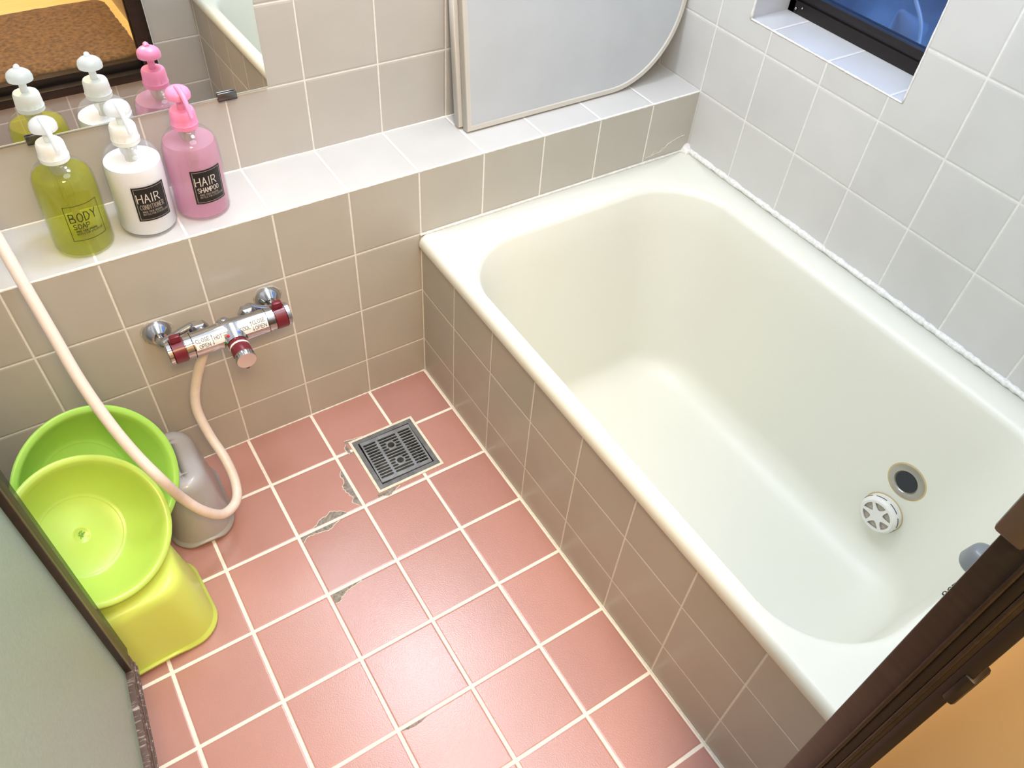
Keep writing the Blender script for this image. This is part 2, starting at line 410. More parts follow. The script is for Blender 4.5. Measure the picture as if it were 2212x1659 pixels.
# door frame: jambs, sill, head with ridges
frame = empty('door_1', (OX1, YD, OZ0), 'dark bronze aluminium frame of the bathroom doorway', 'door frame')
del frame['category']; frame['kind'] = 'structure'
fo = Vector((OX1, YD, OZ0))
def fbox(name, b, mat, parent=frame, bevel=0.012):
    x0, x1, y0, y1, z0, z1 = b
    return box(name, (x0 - fo.x, x1 - fo.x, y0 - fo.y, y1 - fo.y, z0 - fo.z, z1 - fo.z), mat, parent, bevel)
jr = fbox('jamb', (-1.32, -1.02, -8.12, -7.798, OZ0, OZ1), mat_bronze)
def lean(o):
    for v in o.data.vertices: v.co.y += (v.co.z - (4.7 - fo.z) * P) * 0.0165
lean(jr)
for (y0, y1, x1, mt) in ((-7.955, -7.93, -1.345, mat_bronze), (-8.03, -8.005, -1.338, mat_bronze), (-8.005, -7.955, -1.324, mat_bronze_dark), (-8.12, -8.05, -1.33, mat_bronze_dark)):
    r = fbox('jamb_ridge', (x1, -1.30, y0, y1, OZ0 + 0.3, OZ1), mt, jr, 0.005); lean(r)
sp_ = fbox('strike_plate', (-1.36, -1.2, -7.90, -7.765, 6.9, 8.2), noisy(M('worn_brown_plate', (0.12, 0.10, 0.085), 0.4, 0.5), 20, 0.2), jr, 0.02); lean(sp_)
sp2 = fbox('latch_keeper', (-1.345, -1.2, -8.145, -8.08, 5.82, 6.08), mat_bronze_dark, jr, 0.02); lean(sp2)
fbox('jamb', (OX0, OX0 + 0.3, -8.12, -7.80, OZ0, OZ1), mat_bronze)
sill = fbox('sill', (OX0, OX1, -8.45, -7.80, OZ0, OZ0 + 0.18), mat_bronze)
fbox('sill_track', (OX0 + .3, OX1 - .3, -8.12, -8.0, OZ0 + 0.16, OZ0 + 0.36), mat_bronze, sill)
fbox('sill_track', (OX0 + .3, OX1 - .3, -8.36, -8.26, OZ0 + 0.16, OZ0 + 0.30), mat_bronze_dark, sill)
fbox('head', (OX0, OX1, -8.12, -7.80, OZ1 - 0.3, OZ1), mat_bronze)

# the open door leaf on the left
mat_frost = M('frosted_green_glass', (0.43, 0.59, 0.47), 0.35, 0, **{'Transmission Weight': 0.35})
noisy(mat_frost, 260, 0.10, 0.35)
mat_seal = bpy.data.materials.new('smoky_clear_seal'); mat_seal.use_nodes = True
nt = mat_seal.node_tree; nt.nodes.clear(); out = nt.nodes.new('ShaderNodeOutputMaterial'); tr = nt.nodes.new('ShaderNodeBsdfTransparent')
tr.inputs[0].default_value = (0.62, 0.68, 0.58, 1); pr = nt.nodes.new('ShaderNodeBsdfPrincipled'); pr.inputs['Base Color'].default_value = (0.10, 0.10, 0.085, 1); pr.inputs['Roughness'].default_value = 0.35
mx = nt.nodes.new('ShaderNodeMixShader'); mx.inputs[0].default_value = 0.28
nt.links.new(tr.outputs[0], mx.inputs[1]); nt.links.new(pr.outputs[0], mx.inputs[2]); nt.links.new(mx.outputs[0], out.inputs[0])
ZD0 = 1.45
hinge = Vector((-5.63, -7.82, ZD0)); free = Vector((-5.235, -3.42, ZD0))
dirv = (free - hinge); W_ = dirv.length; ang = math.atan2(dirv.y, dirv.x)
leaf = empty('door_2', hinge, 'open door leaf of frosted green glass in bronze frame', 'door', rot=(0, 0, ang))
del leaf['category']; leaf['kind'] = 'structure'
HZ = 11.8
box('glass_pane', (0.15, W_ - 0.16, -0.015, 0.015, 0.28, HZ - 0.3), mat_frost, leaf)
# local -y side faces the camera (towards +x in the room)
box('stile', (W_ - 0.17, W_ - 0.035, -0.07, 0.08, 0.20, HZ), mat_bronze_dark, leaf, 0.006)
box('glazing_bead', (W_ - 0.215, W_ - 0.165, -0.075, 0.03, 0.26, HZ - 0.2), mat_bronze, leaf, 0.008)
box('stile', (0, 0.16, -0.07, 0.08, 0.0, HZ), mat_bronze, leaf, 0.01)
rail = box('bottom_rail', (0.1, W_ - 0.03, -0.075, 0.08, 0.0, 0.26), mat_worn, leaf, 0.012)
box('rail_ridge', (0.16, W_ - 0.06, -0.09, -0.07, 0.10, 0.135), mat_worn, rail, 0.006)
box('rail_ridge', (0.16, W_ - 0.06, -0.09, -0.07, 0.02, 0.05), mat_worn, rail, 0.006)
box('top_rail', (0.1, W_ - 0.03, -0.07, 0.08, HZ - 0.3, HZ), mat_bronze, leaf, 0.01)
box('edge_seal', (W_ - 0.037, W_ + 0.10, -0.05, -0.035, 0.16, HZ), mat_seal, leaf)

# ------------------------------------------------------------------ window
win = empty('window_1', (WX, (WY0 + WY1) / 2, WZ0), 'small dusk blue window in dark bronze frame', 'window')
del win['category']; win['kind'] = 'structure'
cy = (WY0 + WY1) / 2; hw = (WY1 - WY0) / 2
wf = box('window_frame', (0, 0.2, -hw, hw, 0, 0.17), mat_bronze_dark, win, 0.01)
box('frame_rail', (0.03, 0.2, -hw, hw, 0.17, 0.30), M('bronze_window_rail', (0.02, 0.016, 0.016), 0.4, 0.3), win, 0.01)
box('frame_rail', (0.0, 0.2, -hw, hw, 3.9, 4.1), mat_bronze_dark, win, 0.01)
box('frame_jamb', (0.0, 0.2, -hw, -hw + 0.12, 0, 4.1), mat_bronze_dark, win, 0.01)
box('frame_jamb', (0.0, 0.2, hw - 0.12, hw, 0, 4.1), mat_bronze_dark, win, 0.01)
mat_wglass = bpy.data.materials.new('blue_window_glass'); mat_wglass.use_nodes = True
b_ = mat_wglass.node_tree.nodes['Principled BSDF']
b_.inputs['Base Color'].default_value = (0.50, 0.60, 0.74, 1); b_.inputs['Roughness'].default_value = 0.10
b_.inputs['Transmission Weight'].default_value = 1.0; b_.inputs['IOR'].default_value = 1.3
n_ = mat_wglass.node_tree.nodes.new('ShaderNodeTexNoise'); n_.inputs['Scale'].default_value = 16; n_.inputs['Detail'].default_value = 1
bp_ = mat_wglass.node_tree.nodes.new('ShaderNodeBump'); bp_.inputs['Strength'].default_value = 0.5; bp_.inputs['Distance'].default_value = 0.004
tc_ = mat_wglass.node_tree.nodes.new('ShaderNodeTexCoord'); mat_wglass.node_tree.links.new(tc_.outputs['Object'], n_.inputs['Vector'])
mat_wglass.node_tree.links.new(n_.outputs[0], bp_.inputs['Height']); mat_wglass.node_tree.links.new(bp_.outputs[0], b_.inputs['Normal'])
box('window_pane', (0.09, 0.12, -hw + 0.1, hw - 0.1, 0.28, 3.95), mat_wglass, win)
bm = bmesh.new()
for (yy, zz, rr) in ((hw - 0.14, 0.07, 0.022), (hw - 0.25, 0.11, 0.018), (-hw + 0.20, 0.06, 0.03), (-hw + 0.30, 0.10, 0.02)):
    add_lathe(bm, [(rr * .6, 0), (rr, -0.012), (rr * .5, -0.02)], 10, axis_mtx((0, yy, zz), (1, 0, 0)))
fin(bm, 'screw', mat_chrome, wf, smooth=True)
pp = tube('window_streak_tube', smooth_path([(6.3, -2.42, 4.5), (6.3, -2.38, 4.9), (6.3, -2.34, 5.19), (6.3, -2.24, 5.46), (6.3, -2.02, 5.70), (6.3, -1.8, 6.0), (6.3, -1.7, 7.0)], 6), 0.022, M('pale_streak_tube', (0.95, 0.98, 1.0), 0.3), None, 12)  # pale tube added in place of the bright streak of light on the glass
pp['label'] = 'pale curved pipe shape added to draw a bright line of light in the blue window'; pp['category'] = 'streak'
vh = lathe('vent_hood', [(0.30, 0), (0.28, 0.03), (0.05, 0.36), (0.02, 0.38)], M('grey_hood', (0.30, 0.33, 0.38), 0.4), None, 28, axis_mtx((0, 0, 0), (-0.4, 0.3, 0.8)), loc=(6.9, -1.75, 5.0))
vh['label'] = 'cone shaped vent hood outside, dim through the blue window'; vh['category'] = 'vent'
# neighbouring wall outside, dim
struct(box('wall_outside', (9.5, 9.8, -9, 5, 0, 7.5), noisy(M('outside_wall', (0.34, 0.38, 0.40), 0.8), 2.2, 0, second=(0.10, 0.115, 0.14), lo=0.42, hi=0.6)), 'dim neighbouring wall seen through the blue window')

# ------------------------------------------------------------------ bathtub
tub = empty('bathtub', (2.4, -3.95, 0), 'deep cream enamel bathtub set behind the low tiled wall', 'bathtub')
T0 = Vector((2.4, -3.95, 0))
OUT = (-0.055, XR - 0.004, YD + 0.005, -0.006)
def ring(x0, x1, y0, y1, r, z): return [(a - T0.x, b - T0.y, z) for a, b in rrect(x0, x1, y0, y1, r, 14, 14)]
RX0, RX1, RY0, RY1 = 0.205, 4.40, -7.44, -0.62     # opening
rings = []
zr = 2.755
rings.append(ring(OUT[0] + .01, OUT[1], OUT[2], OUT[3], .03, 2.575))
rings.append(ring(OUT[0], OUT[1], OUT[2], OUT[3], .03, 2.60))
for a in (20, 40, 60, 80, 90):
    q = math.radians(a); d = 0.075 * (1 - math.cos(q)); h = 0.13 * math.sin(q)
    rings.append(ring(OUT[0] + d, OUT[1] - d * .1, OUT[2] + d * .1, OUT[3] - d * .1, .04 + d, 2.625 + h))
rings.append(ring(RX0 - 0.13, RX1 + 0.2, RY0 - 0.2, RY1 + 0.28, 1.0, zr))
rings.append(ring(RX0 - 0.09, RX1 + 0.13, RY0 - 0.13, RY1 + 0.19, 1.0, zr - 0.004))
for a in (20, 40, 60, 75):
    q = math.radians(a)
    dx = math.sin(q); dz = 1 - math.cos(q)
    rings.append(ring(RX0 - 0.09 + 0.08 * dx, RX1 + 0.13 - 0.12 * dx, RY0 - 0.13 + 0.12 * dx, RY1 + 0.19 - 0.17 * dx, 1.0, zr - 0.004 - 0.14 * dz))
zt_, zb_ = zr - 0.2, -0.14
for i in range(1, 9):
    t = i / 8; e = t
    rings.append(ring(RX0 + 0.0 + 0.30 * e, RX1 - 0.24 * e, RY0 + 0.34 * e, RY1 - 0.62 * e, 1.0 - 0.12 * e, zt_ + (zb_ - zt_) * t))
b0 = (RX0 + .30, RX1 - .24, RY0 + .34, RY1 - .62)
for a in (15, 30, 45, 60, 75, 90):
    q = math.radians(a); d = 0.58 * (1 - math.cos(q)); h = 0.46 * math.sin(q)
    rings.append(ring(b0[0] + d, b0[1] - d, b0[2] + d, b0[3] - d, 0.88 - d * .5, zb_ - h))
for d in (0.9, 1.4):
    rings.append(ring(b0[0] + d, b0[1] - d, b0[2] + d, b0[3] - d, 0.5, zb_ - 0.46 - 0.01 * d))
bm = bmesh.new(); loft(bm, rings, cap1=True)
shell = fin(bm, 'shell', mat_tub, tub, smooth=True)
bm = bmesh.new()
# yellowed sealant under the outer roll of the rim
mat_yel = noisy(M('yellowed_sealant', (0.72, 0.64, 0.40), 0.6), 60, 0.3, 0.3)
wobble = [(-0.012 - T0.x, YD + 0.01 - T0.y + i * (-YD - 0.02) / 160, 2.575) for i in range(161)]
add_tube(bm, wobble, [0.022 + 0.012 * random.random() for _ in range(161)], 6)
fin(bm, 'sealant', mat_yel, tub, smooth=True)
# wall inlets on the long side
def tub_wall_x(z): return RX1 - 0.24 * (zt_ - z) / (zt_ - zb_)
nx = Vector((-1, 0, -0.24 / (zt_ - zb_) * -1)).normalized()
nx = Vector((-1, 0, 0.087)).normalized()
mat_steel = M('dull_stainless', (0.42, 0.40, 0.36), 0.3, 0.8)
mat_rust = M('rust_stain', (0.62, 0.48, 0.22), 0.7)
z1_, z2_, yy = 1.06, 0.37, -5.955
o1 = Vector((tub_wall_x(z1_), yy, z1_)) - T0
inlet = lathe('inlet_ring', [(0.155, -0.16), (0.16, 0.0), (0.175, 0.022), (0.24, 0.02), (0.262, 0.008), (0.268, -0.02)], mat_steel, tub, 48, axis_mtx(o1, nx), cap0=False, cap1=False)
lathe('hole_shade_disc', [(0.161, 0.008), (0.159, 0.004)], mat_hole, inlet, 40, axis_mtx(o1, nx))  # flat dark disc painted as the shade inside the inlet
lathe('rust_ring', [(0.282, 0.003), (0.262, 0.006)], mat_rust, inlet, 48, axis_mtx(o1, nx), cap0=False)
o2 = Vector((tub_wall_x(z2_), yy, z2_)) - T0
mat_wplast = M('white_plastic', (0.80, 0.80, 0.76), 0.35)
mm_ = axis_mtx(o2, nx)
fil = lathe('inlet_filter', [(0.285, -0.02), (0.285, 0.03), (0.262, 0.04), (0.262, 0.055), (0.283, 0.065), (0.283, 0.12), (0.27, 0.15), (0.245, 0.165)], mat_wplast, tub, 56, mm_, cap0=False, cap1=False)
holes = []
for k in range(6):
    a0 = 60 * k + 10
    pts = [(0.213 * math.cos(math.radians(a0 + 6 + 48 * t / 8)), 0.213 * math.sin(math.radians(a0 + 6 + 48 * t / 8))) for t in range(9)]
    pts += [(q * math.cos(math.radians(a0 + b)), q * math.sin(math.radians(a0 + b))) for q, b in ((0.16, 52), (0.12, 46), (0.10, 38), (0.094, 30), (0.10, 22), (0.12, 14), (0.16, 8))]
    holes.append(pts)
holed_plate('filter_grille', circ(0, 0, 0.246, 56), holes, 0.02, mat_wplast, fil, mm_ @ Matrix.Translation((0, 0, 0.147)))
lathe('filter_mesh', [(0.24, 0.135), (0.238, 0.137)], noisy(M('grey_filter_mesh', (0.52, 0.47, 0.40), 0.6), 300, 0.3), fil, 40, mm_)
bm = bmesh.new()
for k in range(8):
    a0 = k * 45 + 6
    path = [mm_ @ Vector((0.284 * math.cos(math.radians(a0 + 4 * t)), 0.284 * math.sin(math.radians(a0 + 4 * t)), 0.092)) for t in range(9)]
    add_tube(bm, path, 0.008, 6)
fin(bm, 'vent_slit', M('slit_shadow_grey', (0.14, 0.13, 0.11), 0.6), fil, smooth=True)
lathe('rust_ring', [(0.302, 0.004), (0.28, 0.006)], mat_rust, fil, 48, mm_, cap0=False)
# worn dark lettering specks on the near rim
sq = strokes('OCE', 0, 0, 0.10, 0.055, 0.03, 0.02)
lettering('faded_mark', sq, lambda a, b: (1.80 + a * 1.0 - T0.x, -7.47 + b * .35 - T0.y, zr - 0.012 + 0.0), M('faded_black_print', (0.06, 0.07, 0.06), 0.5), tub)

# caulk beads
struct(wobble_strip('trim_3', [(XR - 0.02, YD, 2.79), (XR - 0.02, 0, 2.79)], 0.045, mat_caulk, seed=21, n=130), 'rough white caulk between bathtub and window wall')
struct(wobble_strip('trim_4', [(-0.02, -0.01, 2.765), (XR, -0.01, 2.765)], 0.020, mat_caulk, seed=22, n=110), 'white caulk between bathtub and ledge')
bm = bmesh.new(); add_lathe(bm, [(0.14, 0), (0.10, 0.05), (0.03, 0.14)], 14, axis_mtx((XR - 0.02, -0.02, 2.74), (0, 0, 1)), rfun=lambda a, z: 1 + .15 * math.sin(5 * a))
struct(fin(bm, 'trim_5', mat_caulk, smooth=True), 'lump of white caulk in the far bathtub corner')
# hairline cracks in the last ledge tile
bm = bmesh.new(); rr_ = random.Random(4)
pt = Vector((4.05, -0.004, 2.84)); pts = [pt]
for i in range(14): pts.append(pts[-1] + Vector((0.055, 0, 0.022 + 0.05 * (rr_.random() - .5))))
add_tube(bm, pts, 0.004, 5)
for i in (2, 5, 7): add_tube(bm, [pts[i], pts[i] + Vector((0.05, 0, 0.06)), pts[i] + Vector((0.12, 0, 0.05))], 0.003, 5)
cr = fin(bm, 'crack', mat_grout, ledge); cr['label'] = 'pale hairline cracks'

# rubber plug with ball chain at the near end of the tub
plug = empty('bath_plug', (2.37, -7.41, zr - 0.01), 'grey rubber plug lying on the near rim of the bathtub', 'plug', rot=(0, 0, 0.4))
lathe('stopper', [(0.155, 0.0), (0.165, 0.03), (0.152, 0.11), (0.138, 0.185), (0.125, 0.225), (0.095, 0.252), (0.05, 0.264), (0.01, 0.266)], M('grey_rubber', (0.21, 0.23, 0.25), 0.3), plug, 36, ang=80)

# ------------------------------------------------------------------ chipped floor tiles beside the joints
mat_chip = noisy(M('grey_cement_chip', (0.36, 0.34, 0.31), 0.9), 160, 0.45, 0.8)
mat_chipedge = M('pale_chip_edge', (0.80, 0.66, 0.58), 0.7)
def chip(p0, p1, side, prof, seed=0, edge=True):
    """ragged patch along floor segment p0-p1 on one side (tile units)"""
    a, b = Vector((*p0, 0)), Vector((*p1, 0)); d = (b - a); nrm = Vector((-d.y, d.x, 0)).normalized() * side
    rnd = random.Random(seed); n = 26; outer = []
    for i in range(n + 1):
        t = i / n; k = t * (len(prof) - 1); i0 = min(int(k), len(prof) - 2); wdt = prof[i0] + (prof[i0 + 1] - prof[i0]) * (k - i0)
        wdt *= 0.85 + 0.3 * rnd.random(); outer.append((a + d * t, wdt))
    for nm, ex, zz, mt in (('chip_edge', 0.012, 0.003, mat_chipedge), ('chip', 0.0, 0.006, mat_chip)):
        if nm == 'chip_edge' and not edge: continue
        bm = bmesh.new(); lo = [bm.verts.new((q.x, q.y, zz)) for q, w_ in outer]
        hi = [bm.verts.new(((q + nrm * (w_ + ex)).x, (q + nrm * (w_ + ex)).y, zz)) for q, w_ in outer]
        for i in range(n): bm.faces.new((lo[i], lo[i + 1], hi[i + 1], hi[i]))
        fin(bm, nm, mt, floor)
chip((-2.045, -1.21), (-2.045, -1.90), -1, [0.0, .06, .03, .09, .11, .07, .05, .09, .02], 1)
chip((-2.78, -1.924), (-2.28, -1.924), 1, [0.0, .03, .08, .09, .10, .12, .11, .07, 0.0], 2)
chip((-2.99, -1.979), (-2.42, -1.979), -1, [0.10, .03, .035, .04, .05, .07, .06, .02, 0.0], 3)
chip((-2.98, -2.979), (-2.55, -2.979), -1, [0.13, .12, .07, .04, .03, .015, 0.0], 5)
chip((-1.785, -0.80), (-1.785, -1.0), -1, [0.0, .04, .05, .04, .02], 6)
chip((-1.79, -0.785), (-1.5, -0.785), 1, [0.05, .04, .02, .015, 0], 7)
chip((-1.78, -1.868), (-1.42, -1.868), -1, [0.05, .05, .09, .07, .03, 0], 8)
chip((-2.98, -4.979), (-2.65, -4.979), -1, [0.0, .02, .03, .03, .02, 0.0], 9, False)

# ------------------------------------------------------------------ floor drain
dr = empty('floor_drain', (-1.2125, -1.3225, 0), 'square grey floor drain with slotted grate set in pink tiles', 'drain')
D0 = Vector((-1.2125, -1.3225, 0)); dh = 0.5215
def frame_mesh(name, o, i, z0, z1, mat, parent, bev=0.006):
    return holed_plate(name, [(-o, -o), (o, -o), (o, o), (-o, o)], [[(-i, -i), (-i, i), (i, i), (i, -i)]], z1 - z0, mat, parent, Matrix.Translation((0, 0, z0)))
frame_mesh('grout_border', dh + 0.012, dh - 0.028, 0.0, 0.016, noisy(M('cream_grout_border', (0.85, 0.82, 0.68), 0.7), 100, 0.15, 0.3), dr)
mat_dgrey = noisy(M('grey_drain_metal', (0.22, 0.23, 0.24), 0.42, 0.3), 50, 0.35, 0.2)
frame_mesh('drain_frame', dh - 0.028, dh - 0.097, -0.02, 0.02, mat_dgrey, dr)
box('drain_well', (-dh + 0.03, dh - 0.03, -dh + 0.03, dh - 0.03, -0.9, -0.88), M('murky_well', (0.03, 0.03, 0.026), 0.3), dr)
bm = bmesh.new()
for s in (-1, 1):
    add_box(bm, s * (dh - 0.02) - 0.01, s * (dh - 0.02) + 0.01, -dh, dh, -0.9, -0.01); add_box(bm, -dh, dh, s * (dh - 0.02) - 0.01, s * (dh - 0.02) + 0.01, -0.9, -0.01)
fin(bm, 'well_wall', M('well_wall_grey', (0.07, 0.07, 0.06), 0.6), dr)
lathe('trap_cup', [(0.34, -0.55), (0.36, -0.2), (0.33, -0.19), (0.31, -0.5)], noisy(M('pale_trap_plastic', (0.22, 0.21, 0.17), 0.5), 30, 0.3), dr, 40)
gh = 0.408; holes = []
nrow = 13; pitch = 2 * (gh - 0.055) / nrow
for k in range(nrow):
    y = -gh + 0.055 + (k + 0.5) * pitch
    holes.append(slot(-0.385, -0.185, y, pitch * 0.34)); holes.append(slot(0.185, 0.385, y, pitch * 0.34))
    if k in (3, 9):
        holes.append(slot(-0.15, -0.075, y, pitch * 0.34)); holes.append(slot(0.075, 0.15, y, pitch * 0.34)); holes.append(circ(0, y, 0.052, 20))
    elif k in (2, 4, 8, 10):
        holes.append(slot(-0.15, -0.055, y, pitch * 0.34)); holes.append(slot(0.055, 0.15, y, pitch * 0.34))
    else:
        holes.append(slot(-0.15, 0.15, y, pitch * 0.34))
grate = holed_plate('grate', [(-gh, -gh), (gh, -gh), (gh, gh), (-gh, gh)], holes, 0.03, noisy(M('grey_grate_metal', (0.34, 0.38, 0.42), 0.33, 0.5), 40, 0.3, 0.15), dr,
                    Matrix.Translation((0.0, -0.002, 0.0)) @ Matrix.Rotation(math.radians(-1.2), 4, 'Z'))

# ------------------------------------------------------------------ mirror
mx0, mx1, mz0, mz1 = -5.7, -1.474, 4.775, 9.6
mir = empty('wall_mirror', (-3.0, 1.055, 4.775), 'frameless rectangular mirror above the tiled ledge', 'mirror', rot=(-0.00895, 0, 0.0108))
mat_mirror = M('mirror_silver', (0.93, 0.955, 0.93), 0.0, 1.0)
mat_gedge = M('mirror_glass_edge', (0.25, 0.34, 0.30), 0.15, 0.2)
bm = bmesh.new(); add_box(bm, mx0 + 3, mx1 + 3, -0.018, 0.016, 0, mz1 - mz0)
for f in bm.faces: f.normal_update(); f.material_index = 0 if f.normal.y < -0.5 else 1
fin(bm, 'mirror_glass', [mat_mirror, mat_gedge], mir)
bm = bmesh.new()
# thin bright bevel along the bottom edge
add_box(bm, mx0 + 3, mx1 + 3, -0.022, -0.019, 0.0, 0.012)
fin(bm, 'edge_bevel', M('mirror_edge_light', (0.62, 0.68, 0.62), 0.2, 0.4), mir)
mat_clip = M('dark_chrome_clip', (0.18, 0.18, 0.18), 0.25, 0.9)
for cx in (-1.98, -4.06):
    bm = bmesh.new(); add_box(bm, cx + 3 - 0.115, cx + 3 + 0.115, -0.05, 0.02, -0.04, -0.005, bevel=0.01)
    add_box(bm, cx + 3 - 0.115, cx + 3 + 0.115, -0.05, -0.028, -0.04, 0.065, bevel=0.01)
    fin(bm, 'mirror_clip', mat_clip, mir, ang=35)
# small round-ended maker mark low on the glass
stk = holed_plate('mirror_mark', [(-.09 + 0.05 * math.cos(math.radians(a)), 0.05 * math.sin(math.radians(a))) for a in range(90, 271, 15)] + [(.06 + 0.05 * math.cos(math.radians(a)), 0.05 * math.sin(math.radians(a))) for a in range(-90, 91, 15)],
                  [], 0.004, M('pale_mark', (0.75, 0.75, 0.7), 0.5), mir, axis_mtx((-1.545, -0.021, 0.245), (0, -1, 0)))
mi_sq = strokes('A', 0, 0, 0.05, 0.035, 0.01, 0.014)
lettering('mark_letter', mi_sq, lambda a, b: (-1.50 + a - 0.03, -0.028, 0.22 + b), mat_black, mir)

# ------------------------------------------------------------------ bath cover panels leaning on the wall
mat_cover = noisy(M('pale_grey_cover_sheet', (0.52, 0.555, 0.59), 0.42), 8, 0.06)
mat_covertrim = M('cream_cover_trim', (0.58, 0.56, 0.51), 0.45)
SL = 0.1086
def cover(loc, x_w, r, hgt, label, tw=0.085):
    t = empty('bath_cover_panel', loc, label, 'bath cover', group='bath cover panels leaning on the wall', rot=(-math.atan(SL), 0, 0))
    def outline(ins):
        pts = [(ins, ins)]
        cx, cy = x_w - r, r + 0.0
        for i in range(25):
            a = math.radians(-90 + 90 * i / 24); pts.append((cx + (r - ins) * math.cos(a), cy + (r - ins) * math.sin(a)))
        pts += [(x_w - ins, hgt - ins), (ins, hgt - ins)]
        return pts
    mt = Matrix(((1, 0, 0, 0), (0, 0, -1, 0), (0, 1, 0, 0), (0, 0, 0, 1)))   # plate xy -> xz, thickness towards -y
    holed_plate('cover_sheet', outline(tw * .6), [], 0.085, mat_cover, t, Matrix.Translation((0, 0.0, 0)) @ mt)
    holed_plate('edge_trim', outline(0.008), [outline(tw)[::-1]], 0.105, mat_covertrim, t, Matrix.Translation((0, 0.01, 0)) @ mt, bevel=0.012)
    return t
# front panel: front face lies 0.53 tiles from the ledge edge
cover((1.03, 0.63, 3.775), 3.885, 1.35, 4.55, 'front grey bath cover panel with rounded corner, leaning on the wall')
cover((0.975, 0.775, 3.785), 3.6, 1.3, 2.6, 'rear bath cover panel, only its left edge shows behind the front one')

# ------------------------------------------------------------------ bottles
def liquid_mat(name, tint, body, mixf, rough=0.05):
    m = bpy.data.materials.new(name); m.use_nodes = True; nt = m.node_tree; nt.nodes.clear()
    out = nt.nodes.new('ShaderNodeOutputMaterial'); tr = nt.nodes.new('ShaderNodeBsdfTransparent'); tr.inputs[0].default_value = (*tint, 1)
    df = nt.nodes.new('ShaderNodeBsdfTranslucent'); df.inputs[0].default_value = (*body, 1)
    d2 = nt.nodes.new('ShaderNodeBsdfDiffuse'); d2.inputs[0].default_value = (*body, 1)
    a = nt.nodes.new('ShaderNodeMixShader'); a.inputs[0].default_value = 0.5; nt.links.new(df.outputs[0], a.inputs[1]); nt.links.new(d2.outputs[0], a.inputs[2])
    mx = nt.nodes.new('ShaderNodeMixShader'); mx.inputs[0].default_value = mixf; nt.links.new(tr.outputs[0], mx.inputs[1]); nt.links.new(a.outputs[0], mx.inputs[2])
    gl = nt.nodes.new('ShaderNodeBsdfGlossy'); gl.inputs['Roughness'].default_value = rough
    lw = nt.nodes.new('ShaderNodeLayerWeight'); pw = nt.nodes.new('ShaderNodeMath'); pw.operation = 'POWER'; pw.inputs[1].default_value = 4
    nt.links.new(lw.outputs['Facing'], pw.inputs[0]); fr = nt.nodes.new('ShaderNodeMath'); fr.operation = 'MULTIPLY_ADD'; fr.inputs[1].default_value = 0.45; fr.inputs[2].default_value = 0.03
    nt.links.new(pw.outputs[0], fr.inputs[0])
    m2 = nt.nodes.new('ShaderNodeMixShader'); nt.links.new(fr.outputs[0], m2.inputs[0]); nt.links.new(mx.outputs[0], m2.inputs[1]); nt.links.new(gl.outputs[0], m2.inputs[2])
    nt.links.new(m2.outputs[0], out.inputs[0]); return m
mat_shell = liquid_mat('clear_bottle_shell', (0.985, 0.99, 0.99), (0.85, 0.9, 0.93), 0.04)
mat_shell_w = liquid_mat('clear_milky_shell', (0.97, 0.98, 1.0), (0.9, 0.93, 1.0), 0.12)
mat_green = liquid_mat('olive_liquid', (0.87, 0.89, 0.22), (0.66, 0.68, 0.04), 0.26)
mat_pink = liquid_mat('pink_liquid', (1.0, 0.80, 0.89), (1.0, 0.60, 0.78), 0.5)
mat_white = M('white_lotion', (0.93, 0.95, 0.97), 0.35, 0, **{'Subsurface Weight': 0.1})
mat_capw = M('translucent_white_plastic', (0.88, 0.92, 0.92), 0.35, 0, **{'Subsurface Weight': 0.4})
mat_capw2 = liquid_mat('frosted_clear_plastic', (0.93, 0.96, 0.98), (0.92, 0.96, 0.98), 0.75, 0.2)
mat_cappk = M('pink_plastic', (0.90, 0.30, 0.52), 0.32, 0, **{'Subsurface Weight': 0.3})
mat_stem = liquid_mat('pale_dip_tube', (0.9, 0.9, 0.85), (0.8, 0.8, 0.72), 0.35, 0.2)
mat_labelb = M('black_label', (0.013, 0.011, 0.013), 0.45)
mat_print_w = M('pale_print', (0.70, 0.66, 0.62), 0.5)
mat_print_g = M('grey_print', (0.32, 0.29, 0.25), 0.5)
mat_print_k = M('black_print', (0.02, 0.03, 0.01), 0.5)

